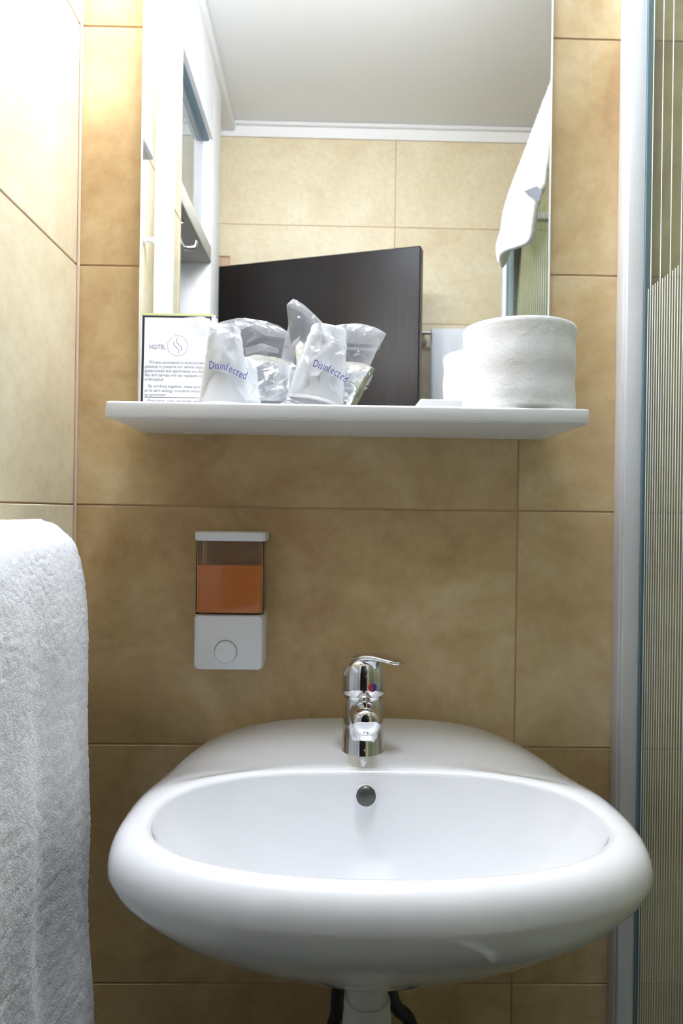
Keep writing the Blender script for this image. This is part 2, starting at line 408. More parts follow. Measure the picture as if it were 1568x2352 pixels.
# ------------------------------------------------------------------ basin
XC, YC = .0465, -.274; ZR = H-.26
KX, KY = .985, .972
outl = [(0, .196), (.05, .209), (.10, .219), (.15, .2265), (.20, .2305), (.25, .2310), (.29, .2295), (.32, .2235), (.345, .211), (.37, .184), (.387, .152), (.40, .112), (.408, .07), (.412, .03), (.4125, 0)]
poly = [(XC-w_*KX, -y*KY) for y, w_ in outl]+[(XC+w_*KX, -y*KY) for y, w_ in reversed(outl[:-1])]
# refine the outline smoothly
pp = bez([(x, y, 0) for x, y in poly], 8)
def Rout(th):
    d = Vector((math.cos(th), math.sin(th))); best = 9
    o_ = Vector((XC, YC)); q = [(p.x, p.y) for p in pp]
    for (a, b) in zip(q, q[1:]+q[:1]):
        e = Vector((b[0]-a[0], b[1]-a[1])); w0 = Vector((a[0]-o_.x, a[1]-o_.y))
        den = d.x*e.y-d.y*e.x
        if abs(den) < 1e-9: continue
        t = (w0.x*e.y-w0.y*e.x)/den; s = (w0.x*d.y-w0.y*d.x)/den
        if t > 0 and -1e-6 <= s <= 1+1e-6: best = min(best, t)
    return best
def rb(th):
    c_, s_ = abs(math.cos(th))/.1945, abs(math.sin(th))/.1005
    n = 2.35 if math.sin(th) < 0 else 2.35+.5*math.sin(th)
    return (c_**n+s_**n)**(-1/n)
NT = 160
ths = sorted(set([i*2*PI/NT for i in range(NT)]+[math.atan2(0-YC, sgn*.196*KX) % (2*PI) for sgn in (1, -1)]))
DEP = .118
bm = bmesh.new(); rings = []
hub = Vector((XC-.004, -.20)); HZ = H-.444
def halfw(y):
    y = max(0, -y)/KY
    for (a, b), (c_, d_) in zip(outl, outl[1:]):
        if a <= y <= c_: return KX*(b+(d_-b)*(y-a)/(c_-a))
    return .1
for th in ths:
    d = Vector((math.cos(th), math.sin(th))); R = Rout(th); r0 = rb(th)
    Px, Py = XC+d.x*R, YC+d.y*R
    back = max(0, min(1, (Py+.13)/.13))                       # 1 at the wall
    bk = back*back*(3-2*back)
    corner = min(1, abs(Px-XC)/.19)
    hP = .030
    L = []
    fb = max(0, d.y)                                          # crisper, steeper bowl at the back
    for k in range(0, 19):
        t = k/18
        z = ZR-.006-DEP*(1-t**(3.2+3.0*fb))
        rr = r0*(.985)*t
        ox = (1-t)*-.0; oy = (1-t)*.035
        L.append((XC+d.x*rr+ox, YC+d.y*rr+oy*(1-t**2), z))
    lip = .008
    for k in range(1, 6):                                     # rounded lip
        a = k/5*PI/2
        L.append((XC+d.x*(r0*.985+lip*(1-math.cos(a))), YC+d.y*(r0*.985+lip*(1-math.cos(a))), ZR-.006*(1-math.sin(a))))
    rs = r0*.985+lip
    pw = 2.2
    B_ = max(0, min(1, (Py+.22)/.17)); B_ = B_*B_*(3-2*B_)
    for k in range(1, 15):
        q = math.sin(k/14*PI/2)*(1-B_)+k/14*B_
        r_ = rs+(R-rs)*q
        zr1 = hP*(1-max(0, 1-q**pw)**(1/pw))
        yq = YC+d.y*r_; cx_ = min(1, abs(XC+d.x*r_-XC)/halfw(yq))
        rmp = min(1, (r_-rs)/.022); rmp = rmp*rmp*(3-2*rmp)
        zx1 = (.029*cx_**3.2)*(rmp if k < 14 else 1)
        z = ZR-(zr1*(1-B_)+zx1*B_)
        L.append((XC+d.x*r_, YC+d.y*r_, z))
    zo = z
    
    for k in range(1, 17):
        m_ = k/16
        mm = m_**1.25
        x = Px+(hub.x+d.x*.024-Px)*mm; y = Py+(hub.y+d.y*.024-Py)*mm
        zz = zo+(HZ-zo)*(m_**(.86))
        if Py > -.002:                                        # the back stays against the wall
            y = Py if m_ < .5 else Py+(hub.y+d.y*.024-Py)*((m_-.5)/.5)**1.3
        L.append((x, min(y, 0), zz))
    rings.append([bm.verts.new(c) for c in L])
n_ = len(rings)
for i in range(n_):
    a, b = rings[i], rings[(i+1) % n_]
    for k in range(len(a)-1):
        bm.faces.new((a[k], b[k], b[k+1], a[k+1]))
bm.faces.new([r[-1] for r in rings])
bmesh.ops.remove_doubles(bm, verts=bm.verts[:], dist=1e-5)
bs = empty('wash_basin', (XC, 0, ZR-.2), 'white ceramic washbasin mounted on the beige tiled wall', 'basin')
ba = from_bm('basin_body', bm, M_ceramic, bs, True)
bmod = autosmooth(ba, 50)
# overflow cover on the back wall of the bowl
po = at(840, 1827, -.181)
ovr = Matrix.Rotation(math.radians(78), 4, 'X')
lathe('overflow_ring', [(.0108, -.006), (.0108, .0015), (.0100, .002)], M_ceramic, bs, po, ovr)
lathe('overflow_cover', [(.0098, -.004), (.0098, .0035), (.009, .0048), (.006, .0062), (0, .0068)], M_dark, bs, po, ovr, 32)
lathe('drain_ring', [(.031, .0), (.031, .002), (.024, .003), (.022, .0)], M_chrome, bs, (XC, YC+.035, ZR-.006-DEP))
lathe('drain_plug', [(.021, .001), (.019, .004), (.010, .006), (0, .0065)], M_chrome, bs, (XC, YC+.035, ZR-.006-DEP))

# drain below
dx, dy = at(843, 2300, -.20).x, -.20
dr = empty('drain_pipe', (dx, dy, H-.72), 'white plastic drain pipe below the centre of the washbasin', 'pipe')
lathe('tailpiece', [(.028, HZ+.012), (.028, HZ-.004), (.0195, HZ-.006), (.0195, HZ-.06)], M_pvc, dr, (dx, dy, 0), seg=36)
lathe('collar', [(.0215, HZ-.026), (.0225, HZ-.029), (.0225, HZ-.042), (.0235, HZ-.044), (.0235, HZ-.075), (.0215, HZ-.078)], M_pvc, dr, (dx, dy, 0), seg=36)
lathe('trap', [(.0205, HZ-.075), (.0205, HZ-.12), (.033, HZ-.125), (.036, HZ-.14), (.036, HZ-.21), (.030, HZ-.225), (0, HZ-.23)], M_pvc, dr, (dx, dy, 0), seg=36)
tube('outlet', [(dx, dy, HZ-.15), (dx, dy+.09, HZ-.15), (dx, -.001, HZ-.15)], .017, M_pvc, dr, 20)
for sgn, u0, u1, nm in ((-1, 775, 768, 'dark braided supply hose left of the drain pipe'), (1, 900, 940, 'dark braided supply hose slanting down right of the drain pipe')):
    h = empty('supply_hose', (dx+sgn*.03, -.05, H-.6), nm, 'hose')
    a = Vector((dx+sgn*.020, -.115, HZ+.035)); 
    b1 = at(u0, 2285, -.09); b2 = at(u1, 2345, -.07)
    tube('hose', bez([a, b1, b2, (b2.x+sgn*.02, -.04, b2.z-.08), (b2.x+sgn*.02, -.012, b2.z-.14)], 8), .0075, M_rubber, h)
    lathe('valve', [(.016, 0), (.016, .004), (.009, .006), (.009, .016)], M_chrome, h, (b2.x+sgn*.02, -.0005, b2.z-.14), Matrix.Rotation(PI/2, 4, 'X'))

# ------------------------------------------------------------------ faucet
fy = -.113; fx = at(833, 1700, fy).x; z0 = ZR
fa = empty('basin_tap', (fx, fy, z0), 'chrome single-lever mixer tap on the washbasin', 'tap')
R0 = .0228
lathe('tap_body', [(R0+.0006, -.002), (R0+.0006, .001), (R0, .002), (R0-.0003, .030), (R0-.0008, .056), (R0-.002, .0595)], M_chrome, fa, (fx, fy, z0-.0005), seg=64)
# spout: short rounded arm towards the camera
bm = bmesh.new()
path = bez([(fx, fy-.008, z0+.042), (fx, fy-.022, z0+.045), (fx, fy-.040, z0+.0470), (fx, fy-.054, z0+.0470), (fx, fy-.066, z0+.0455)], 6)
rad = [.0155]*len(path)
for i in range(len(path)):
    t = i/(len(path)-1); rad[i] = .0158-.001*t if t < .8 else .0150*math.sqrt(max(.03, 1-((t-.8)/.2)**2))
add_tube(bm, path, rad, 32)
autosmooth(from_bm('spout', bm, M_chrome, fa), 60)
lathe('aerator', [(.0122, .002), (.0130, .001), (.0130, -.002), (.0122, -.003), (.0122, -.0105), (.0115, -.0115), (.009, -.0115), (.008, -.010), (0, -.010)], M_chrome, fa, (fx, fy-.050, z0+.041), seg=40)
# cap with domed top, lever pointing right and slightly forward
lathe('cap_ring', [(R0-.003, .058), (R0-.001, .0585), (R0-.0006, .062), (R0-.0025, .0635)], M_chrome, fa, (fx, fy, z0), seg=64)
lathe('seal_ring', [(R0-.0028, .0565), (R0-.0022, .057), (R0-.0022, .059)], M_rubber, fa, (fx, fy, z0), seg=48)
bm = bmesh.new()
# loft: cap body rings sheared towards the lever, squashed dome
dirL = Vector((.80, -.60, 0)).normalized(); sideL = Vector((.60, .80, 0))
nseg = 56
prof = [(0.0225, .062), (.0240, .0635), (.0243, .070), (.0240, .080), (.0232, .088), (.0215, .095), (.0180, .1005), (.012, .1035), (.005, .1045), (.0001, .1047)]
rr_ = []
for (r_, z) in prof:
    ring = []
    for i in range(nseg):
        a = 2*PI*i/nseg; v = dirL*math.cos(a)+sideL*math.sin(a)
        fr = max(0, math.cos(a))**3
        back_drop = -.011*max(0, -math.cos(a))*max(0, (z-.078)/.027)
        p = Vector((fx, fy, z0))+v*r_+Vector((0, 0, z+back_drop))
        ring.append(bm.verts.new(p))
    rr_.append(ring)
for a, b in zip(rr_, rr_[1:]):
    for i in range(nseg): bm.faces.new((a[i], a[(i+1) % nseg], b[(i+1) % nseg], b[i]))
bm.faces.new(rr_[0][::-1]); bm.faces.new(rr_[-1])
cap_ = autosmooth(from_bm('cap', bm, M_chrome, fa), 45)
# lever paddle
bm = bmesh.new(); rr_ = []
lev = [(-.008, .0105, .0160, .0050), (.004, .1035, .0165, .0062), (.014, .1045, .0160, .0062), (.022, .1045, .0150, .0052), (.030, .1040, .0140, .0042), (.038, .1030, .0128, .0036), (.0445, .1018, .0108, .0030), (.048, .1010, .0060, .0022)]
lev[0] = (-.010, .0995, .0120, .0040); lev[1] = (.002, .1025, .0180, .0062); lev[2] = (.012, .1045, .0185, .0070)
for (s, z, wd, tk) in lev:
    ring = []
    for i in range(24):
        a = 2*PI*i/24; ca, sa = math.cos(a), math.sin(a)
        ring.append(bm.verts.new(Vector((fx, fy, z0+z))+dirL*s+sideL*(wd*math.copysign(abs(ca)**.8, ca))+Vector((0, 0, tk*math.copysign(abs(sa)**.8, sa)*.8))))
    rr_.append(ring)
for a, b in zip(rr_, rr_[1:]):
    for i in range(24): bm.faces.new((a[i], a[(i+1) % 24], b[(i+1) % 24], b[i]))
bm.faces.new(rr_[0][::-1]); bm.faces.new(rr_[-1])
autosmooth(from_bm('lever', bm, M_chrome, cap_), 60)
# red and blue mark
pm = at(854, 1579, fy-.022); dm = (Vector((pm.x, pm.y, 0))-Vector((fx, fy, 0))).normalized()
pm = Vector((fx, fy, 0))+dm*.0240; pm.z = at(854, 1579, pm.y).z
angm = math.atan2(dm.y, dm.x)
Rm = Matrix.Rotation(angm+PI/2, 4, 'Z') @ Matrix.Rotation(PI/2, 4, 'X')
for nm, a0, a1, mm in (('red_mark', PI/2, 1.5*PI, M_red), ('blue_mark', -PI/2, PI/2, M_bluem)):
    bm = bmesh.new(); vs = []
    for zz in (-.001, .0012):
        vs.append([bm.verts.new(Matrix.Translation(pm) @ Rm @ Vector((.0045*math.cos(a0+(a1-a0)*k/14), .0045*math.sin(a0+(a1-a0)*k/14), zz))) for k in range(15)])
    bm.faces.new(vs[1]); bm.faces.new(vs[0][::-1])
    for k in range(15): bm.faces.new((vs[0][k], vs[0][(k+1) % 15], vs[1][(k+1) % 15], vs[1][k]))
    from_bm(nm, bm, mm, cap_)

# ------------------------------------------------------------------ soap dispenser
yd = -.052
dl, drt = at(443, 1475, yd).x, at(604, 1475, yd).x
zt, zl, zq, zb2, zbm = [at(520, v, yd).z for v in (1222, 1243, 1299, 1412, 1541)]
so = empty('soap_dispenser', ((dl+drt)/2, 0, zbm), 'wall-mounted white soap dispenser with clear tank half full of orange soap', 'dispenser')
base_ = rbox('base', (dl, yd, zbm), (drt, -.0002, zb2), .006, M_plast, so, 1, .006)
rbox('lid', (dl-.0005, yd-.001, zl), (drt+.0012, -.0002, zt), .007, M_plast, so, 2, .0022)
# clear tank: hollow walls
def shell(name, lo, hi, rad, t, m, parent, bottom=True):
    bm = bmesh.new()
    def ring(x0, y0, x1, y1, r, z):
        L = []
        for (cx, cyy, st) in ((x1-r, y1-r, 0), (x0+r, y1-r, 1), (x0+r, y0+r, 2), (x1-r, y0+r, 3)):
            for k in range(7):
                a = (st+k/6)*PI/2; L.append(bm.verts.new((cx+r*math.cos(a), cyy+r*math.sin(a), z)))
        return L
    A = ring(lo[0], lo[1], hi[0], hi[1], rad, lo[2]); B = ring(lo[0], lo[1], hi[0], hi[1], rad, hi[2])
    Cc = ring(lo[0]+t, lo[1]+t, hi[0]-t, hi[1]-t, rad-t, hi[2]); Dd = ring(lo[0]+t, lo[1]+t, hi[0]-t, hi[1]-t, rad-t, lo[2]+t)
    n = len(A)
    for r0, r1 in ((A, B), (B, Cc), (Cc, Dd)):
        for i in range(n): bm.faces.new((r0[i], r0[(i+1) % n], r1[(i+1) % n], r1[i]))
    bm.faces.new(A[::-1]); bm.faces.new(Dd)
    return autosmooth(from_bm(name, bm, m, parent), 40)
shell('tank', (dl+.0004, yd+.0004, zb2+.0002), (drt-.0004, -.002, zl-.0002), .0085, .0016, M_tank, so)
rbox('soap', (dl+.0022, yd+.0022, zb2+.002), (drt-.0022, -.004, zq), .0068, M_liq, so, 2, .0004)
pb = at(518, 1497, yd)
Rb = Matrix.Rotation(PI/2, 4, 'X')
lathe('push_button', [(.0136, -.002), (.0136, .0), (.0128, .0), (.0128, .0022), (.0120, .0032), (0, .0036)], M_plast, base_, pb, Rb, 48)

# ------------------------------------------------------------------ shower enclosure
sx0 = at(1405, 1400, 0).x; sfy = -.026
sx1 = at(1468, 1400, sfy).x
ZTOP = H+.815
st = empty('shower_enclosure', (sx0, 0, .0), 'shower enclosure with pale aluminium frame and striped glass right of the washbasin', 'shower')
box('wall_profile', (sx0, sfy+.006, 0.02), (sx1-.003, 0, ZTOP), M_alu, st, bev=.0008)
box('clamp_profile', (sx0+.0022, sfy, 0.02), (sx1, sfy+.006, ZTOP), M_alu, st, bev=.0012)
gdir = Vector((.085, -1, 0)).normalized(); gn = Vector((1, .085, 0)).normalized()
G0 = Vector((sx1+.0008, sfy+.004, 0))
GB = Matrix((gdir, gn, Vector((0, 0, 1)))).transposed().to_4x4(); GB.translation = G0
GL = .985
box('seal', (-.002, -.0012, .03), (.006, .0052, ZTOP-.01), M_seal, st, M=GB)
box('glass_panel', (.006, 0, .04), (GL, .004, ZTOP-.02), M_glass, st, M=GB)
box('top_rail', (0, -.006, ZTOP-.02), (GL, .012, ZTOP), M_alu, st, bev=.002, M=GB)
box('bottom_rail', (0, -.006, .02), (GL, .012, .045), M_alu, st, bev=.002, M=GB)
box('corner_post', (GL-.002, -.012, .02), (GL+.026, .016, ZTOP), M_alu, st, bev=.003, M=GB)
box('post_seal', (GL-.006, -.003, .02), (GL-.002, .007, ZTOP), M_seal, st, M=GB)
bm = bmesh.new(); y = .012; k = 0
sp_ = .0051
def stop(s):   # upper end of the dense stripes, an arc rising away from the wall
    pts = [(0, .276), (.03, .280), (.06, .282), (.10, .290), (.3, .40), (.6, .68), (1, .70)]
    for (a, b), (c_, d_) in zip(pts, pts[1:]):
        if a <= s <= c_: return b+(d_-b)*(s-a)/(c_-a)
    return .7
while y < GL-.01:
    top = ZTOP-.022 if (y < .2 and k % 4 == 1) or (y > .2 and (k//4) % 4 == 0) else H+stop(y)
    add_box(bm, (y-.0008, -.0003, .05), (y+.0008, -.00002, top), M=GB)
    stp = 1 if y < .2 else 4
    y += sp_*stp; k += stp
s_ = from_bm('printed_stripes', bm, M_stripe, st); s_['kind'] = 'stuff'
# fixed front panel past the corner
pc = G0+gdir*(GL+.012)
box('front_glass', (pc.x+.016, pc.y-.002, .04), (XR, pc.y+.003, ZTOP-.02), M_glass, st)
box('front_rail', (pc.x+.014, pc.y-.01, ZTOP-.02), (XR, pc.y+.01, ZTOP), M_alu, st, bev=.002)
o = box('shower_tray', (sx0+.01, pc.y-.02, 0), (XR, 0, .02), M_ceramic, None, bev=.004)
tag(o, 'flat white shower tray under the striped glass enclosure', 'shower tray')
# ------------------------------------------------------------------ toilet roll
rc = Vector((at(1188, 850, -.084).x, -.0865, ZS))
tr = empty('toilet_roll', rc, 'white toilet paper roll standing on the right end of the shelf', 'toilet roll')
RR = .0628
def paper_roll(loc):
    bm = bmesh.new(); prof = [(.020, .0005), (RR-.001, .0003), (RR+.0004, .003)]
    prof += [(RR-.0004+.0006*math.sin(k*1.3), .006+k*.0086) for k in range(11)]
    prof += [(RR-.0002, .0955), (RR-.0012, .0975), (.046, .0985), (.020, .098), (.0195, .097), (.0195, .001), (.020, .0005)]
    add_lathe(bm, prof, Matrix.Translation(loc), 96, False, False)
    bmesh.ops.remove_doubles(bm, verts=bm.verts[:], dist=1e-6)
    for v in bm.verts:
        d = Vector((v.co.x-loc[0], v.co.y-loc[1], 0))
        if d.length > .05:
            k = noise.noise(Vector(v.co)*38)*.0009+noise.noise(Vector(v.co)*14)*.0010
            v.co += d.normalized()*k
    return autosmooth(from_bm('paper', bm, M_paper, tr), 50)
paper_roll(rc)
lathe('cardboard_core', [(.0194, .0004), (.0194, .0975), (.0182, .0975), (.0182, .0004), (.0194, .0004)], mat('cardboard', (.42, .34, .26), .8), tr, rc, capb=False, capt=False)
# flat soap packet
pa, pb_ = at(958, 925, -.115), at(1052, 925, -.115)
sk = box('soap_packet', (pa.x, -.138, ZS+.0002), (pb_.x, -.095, ZS+.0092), M_card, None, bev=.0014)
tag(sk, 'small flat white soap packet lying on the shelf beside the toilet roll', 'soap')

# ------------------------------------------------------------------ text helper
def text(name, body, size, m, parent, M, ax_='LEFT', xs=1.0, ext=.00006, sp=1.0):
    cu = bpy.data.curves.new('txt', 'FONT'); cu.body = body; cu.size = size; cu.align_x = ax_; cu.extrude = ext; cu.space_character = sp
    cu.resolution_u = 3
    t = bpy.data.objects.new('txt', cu); C.objects.link(t)
    bpy.context.view_layer.update()
    me = bpy.data.meshes.new_from_object(t.evaluated_get(bpy.context.evaluated_depsgraph_get()))
    bpy.data.objects.remove(t)
    me.materials.clear()
    me.transform(Matrix.Diagonal((xs, 1, 1, 1))); me.transform(M)
    return link(name, me, m, parent)
def width_of(body, size):
    cu = bpy.data.curves.new('txt', 'FONT'); cu.body = body; cu.size = size
    t = bpy.data.objects.new('txt', cu); C.objects.link(t); bpy.context.view_layer.update()
    w_ = t.dimensions.x; bpy.data.objects.remove(t); return w_

# ------------------------------------------------------------------ framed hotel notice
yn = -.034
n0, n1 = at(319, 800, yn), at(492, 800, yn); ntop = at(405, 719, yn).z
W_, H_ = n1.x-n0.x, ntop-ZS
no = empty('hotel_notice', ((n0.x+n1.x)/2, yn, ZS), 'small framed hotel notice with black border standing at the left end of the shelf', 'sign')
NB = Matrix.Translation((n0.x, yn, ZS+.0003)) @ Matrix.Rotation(PI/2-.03, 4, 'X')   # local x right, y up, z towards camera
box('acrylic_stand', (0, 0, -.0035), (W_, H_-.0004, -.0006), mat('acrylic', (.8, .83, .82), .15), no, bev=.0006, M=NB)
box('stand_top_edge', (.001, H_-.0020, -.0030), (W_-.002, H_+.0002, .0001), M_lime, no, M=NB)
box('card', (.0020, .0004, -.0006), (W_-.0030, H_-.0024, 0), M_card, no, M=NB)
s = .52e-3
X0 = (335-319)*s; px = lambda u, v: ((u-319)*s, (919-v)*s*1.0)
bw = .0027
box('black_border', (.0028, .0004, 0), (.0028+bw, H_-.0028, .0001), M_black, no, M=NB)
box('black_border', (.0028+bw, H_-.0028-bw*.8, 0), (W_-.0045, H_-.0028, .0001), M_black, no, M=NB)
box('black_border', (W_-.0045-bw*.6, .0004, 0), (W_-.0045, H_-.0028-bw*.8, .0001), M_black, no, M=NB)
def ntext(body, u, v, uw, size, m, nm='text_line'):
    x, y_ = px(u, v); w0 = width_of(body, size)
    return text(nm, body, size, m, no, NB @ Matrix.Translation((x, y_, .00012)), xs=uw*s/w0)
ntext('HOTEL', 341, 762, 38, .0078, M_ink, 'hotel_lettering')
for body, u, v, uw in (
    ('We are committed to environmental', 341, 796, 135), ('practices to preserve our natural resources', 332, 806, 150),
    ('guest towels and apartments are cleaned', 332, 816, 150), ('day and towels will be replaced when', 332, 826, 145), ('on the bathtub', 332, 836, 44),
    ('By working together, these practices', 341, 852, 138), ('us to save energy, conserve water and', 332, 862, 145), ('our environment', 332, 872, 50),
    ('Postujemo  nase  okolinske  prirodne', 341, 886, 138), ('prirodnih resursa. Sve gostinjske sobe', 332, 896, 145),
    ('se  apartmanu  svakodnevno.  A  prljavi', 332, 906, 145), ('zamijenjeni kada ukoliko su ostavljeni', 332, 916, 145)):
    ntext(body, u, v, uw, .0050, M_inkd)
x, y_ = px(333, 875.5)
box('rule_line', (x, y_, 0), (x+.070, y_+.0006, .0001), M_black, no, M=NB)
# emblem: ring with a linked double-S and small stars above it
ex, ey = px(407, 754); bm = bmesh.new()
ringp = [(ex+.0122*math.cos(a), ey+.0122*math.sin(a)) for a in [math.radians(118+k*7.5) for k in range(41)]]
def ribbon(bm, pts, wd):
    V = []
    for i, p_ in enumerate(pts):
        a = Vector(pts[max(i-1, 0)]); b = Vector(pts[min(i+1, len(pts)-1)]); t = (b-a).normalized(); n = Vector((-t.y, t.x))*wd/2
        q = Vector(p_); V.append((bm.verts.new(NB @ Vector((q.x+n.x, q.y+n.y, .00012))), bm.verts.new(NB @ Vector((q.x-n.x, q.y-n.y, .00012)))))
    for a, b in zip(V, V[1:]): bm.faces.new((a[0], b[0], b[1], a[1]))
ribbon(bm, ringp, .0004)
for off in (-.0013, .0013):
    sp2 = []
    for k in range(25):
        t = k/24*2-1
        sp2.append((ex+off+.0032*math.sin(t*2.6)*-1*(1 if True else 0)+off*.3, ey+t*.0075+(off*1.2)))
    ribbon(bm, sp2, .0007)
from_bm('emblem', bm, M_ink, no)
for k in range(4):
    a = math.radians(104-k*13); bm = bmesh.new()
    cxs, cys = ex+.0125*math.cos(a), ey+.0125*math.sin(a)
    vs = [bm.verts.new(NB @ Vector((cxs+(.0010 if i % 2 == 0 else .00045)*math.sin(i*PI/5), cys+(.0010 if i % 2 == 0 else .00045)*math.cos(i*PI/5), .00013))) for i in range(10)]
    bm.faces.new(vs); from_bm('star', bm, M_ink, no)

# ------------------------------------------------------------------ bagged plastic cups
def cup(parent, base, rt, rbm, h, tilt, name='cup'):
    prof = [(rbm+.0012, 0), (rbm+.0018, .0012), (rbm+.0012, .0026)]
    n = 18
    for k in range(n+1):
        t = k/n; r = rbm+(rt-rbm)*t
        prof.append((r+(0.0007 if k % 2 else 0), .004+(h-.016)*t))
    prof += [(rt-.0012, h-.009), (rt-.001, h-.004), (rt-.0025, h-.001), (rt-.006, h), (rt-.008, h-.0025), (0, h-.0028)]
    prof2 = [(max(r-.0007, 0), z-.0006) for r, z in reversed(prof) if z > .0005]
    return lathe(name, prof+prof2+[(rbm+.0005, 0)], M_cup, parent, base, tilt, 56, False, False, 30)
def inside(p, P):
    c_ = False; n = len(P)
    for i in range(n):
        a, b = P[i], P[i-1]
        if (a[1] > p[1]) != (b[1] > p[1]) and p[0] < (b[0]-a[0])*(p[1]-a[1])/(b[1]-a[1])+a[0]: c_ = not c_
    return c_
def dseg(p, P):
    best = 9e9
    for i in range(len(P)):
        a, b = Vector(P[i-1]), Vector(P[i]); ab = b-a; t = max(0, min(1, (Vector(p)-a).dot(ab)/max(ab.length_squared, 1e-12)))
        best = min(best, (a+ab*t-Vector(p)).length)
    return best
def film_sheet(name, uvpoly, Y, bulge, parent, m, npts=70, rough=.004, seed=1, clipy=None, sc_=1.0, zmin=None):
    """crumpled film spanning an outline; bulge = signed depth of the pillow (towards the room when negative)"""
    rnd = random.Random(seed)
    P = []
    W3 = [at(u, v, Y) for u, v in uvpoly]
    Q = [(p.x, p.z) for p in W3]
    # subdivide outline
    Pl = []
    for i in range(len(Q)):
        a, b = Vector(Q[i]), Vector(Q[(i+1) % len(Q)]); n = max(1, int((b-a).length/.012))
        for k in range(n): Pl.append(tuple(a+(b-a)*k/n))
    x0, x1 = min(p[0] for p in Q), max(p[0] for p in Q); z0_, z1_ = min(p[1] for p in Q), max(p[1] for p in Q)
    I = []
    tries = 0
    while len(I) < npts and tries < npts*60:
        tries += 1
        p = (rnd.uniform(x0, x1), rnd.uniform(z0_, z1_))
        if inside(p, Pl) and dseg(p, Pl) > .003 and all((p[0]-q[0])**2+(p[1]-q[1])**2 > .0055**2 for q in I): I.append(p)
    pts = [Vector(p) for p in Pl+I]; nb = len(Pl)
    vo, eo, fo, *_ = delaunay_2d_cdt(pts, [(i, (i+1) % nb) for i in range(nb)], [list(range(nb))], 1, 1e-7)
    V = []
    for p in vo:
        d = dseg((p.x, p.y), Pl)
        k = 1-math.exp(-d/.012)
        y = Y+bulge*k+(rnd.uniform(-1, 1)*rough*(.3+k) if d > 1e-4 else rnd.uniform(-1, 1)*rough*.25)
        y = min(y, MY-.003); y = max(y, YS+.004) if p.y < ZS+.002 else y
        V.append((p.x, y, p.y))
    me = bpy.data.meshes.new(name); me.from_pydata(V, [], [tuple(f) for f in fo])
    bm = bmesh.new(); bm.from_mesh(me); bpy.data.meshes.remove(me)
    bmesh.ops.subdivide_edges(bm, edges=bm.edges[:], cuts=2, use_grid_fill=True, smooth=.35)
    zl_ = ZS+.0012
    for v_ in bm.verts:
        if v_.co.z < zl_: v_.co.z = zl_
        v_.co.y = min(v_.co.y, MY-.002)
    o = from_bm(name, bm, m, parent, False, fix=False)
    return autosmooth(o, 22)

def crease(parent, pts, Y, r=.0005):
    tube('crease', [at(u, v, Y) for u, v in pts], r, M_fold, parent, 5)

# left cup
yc1 = -.098
c1 = empty('wrapped_cup', (at(515, 918, yc1).x, yc1, ZS), 'clear plastic cup in a crinkled bag printed Disinfected, beside the notice', 'cup', 'wrapped plastic cups on the shelf')
b1 = Vector((at(515, 918, yc1).x, yc1, ZS+.0014))
h1 = at(515, 746, yc1-.015).z-ZS
cup(c1, b1, .0185, .0275, h1, Matrix())
bag1 = [(452, 920), (458, 800), (440, 752), (470, 738), (497, 742), (520, 736), (548, 730), (600, 736), (640, 748), (663, 764), (655, 790), (648, 850), (640, 920)]
film_sheet('bag_front', bag1, yc1-.012, -.016, c1, M_film, 80, .005, 3)
film_sheet('bag_back', bag1, yc1-.010, .032, c1, M_film, 60, .006, 4)
film_sheet('bag_fold', [(560, 800), (600, 788), (640, 800), (640, 812), (600, 806), (566, 815)], yc1-.034, -.002, c1, M_fold, 12, .002, 5)
film_sheet('bag_flap', [(536, 736), (560, 730), (612, 738), (662, 762), (655, 778), (610, 770), (575, 752), (545, 748)], yc1-.024, -.006, c1, M_fold, 20, .003, 6)
film_sheet('bag_neck', [(420, 730), (468, 728), (500, 744), (552, 742), (552, 760), (480, 772), (440, 770)], yc1-.012, -.012, c1, M_fold, 20, .003, 8)
# right cup, leaning to the right
yc2 = -.102
c2 = empty('wrapped_cup', (at(722, 920, yc2).x, yc2, ZS), 'leaning clear plastic cup in a bag printed Disinfected, in the middle of the shelf', 'cup', 'wrapped plastic cups on the shelf')
b2 = Vector((at(722, 920, yc2).x, yc2, ZS+.0072)); 
tl = Matrix.Rotation(math.radians(10.5), 4, 'Y')
h2 = .0865
cup(c2, b2, .0215, .0315, h2, tl)
bag2 = [(612, 921), (640, 850), (655, 800), (662, 745), (658, 700), (673, 686), (700, 702), (722, 722), (750, 750), (790, 744), (830, 744), (862, 752), (886, 766), (868, 798), (850, 840), (808, 921)]
film_sheet('bag_front', bag2, yc2-.014, -.018, c2, M_film, 100, .005, 13)
film_sheet('bag_back', bag2, yc2-.012, .034, c2, M_film, 80, .006, 14)
film_sheet('bag_hem', [(796, 745), (830, 743), (862, 752), (887, 766), (872, 797), (864, 792), (795, 788)], yc2-.030, -.004, c2, M_fold, 16, .002, 15)
film_sheet('bag_hem', [(790, 796), (850, 799), (874, 798), (866, 806), (790, 804)], yc2-.034, -.001, c2, M_fold, 4, .001, 16)
film_sheet('bag_corner', [(658, 700), (673, 686), (700, 702), (750, 750), (735, 752), (690, 716), (672, 708)], yc2-.026, -.004, c2, M_fold, 12, .002, 17)
film_sheet('bag_fold', [(640, 850), (662, 745), (668, 790), (690, 770), (675, 830), (655, 900), (625, 915)], yc2-.030, -.004, c2, M_fold, 16, .003, 18)
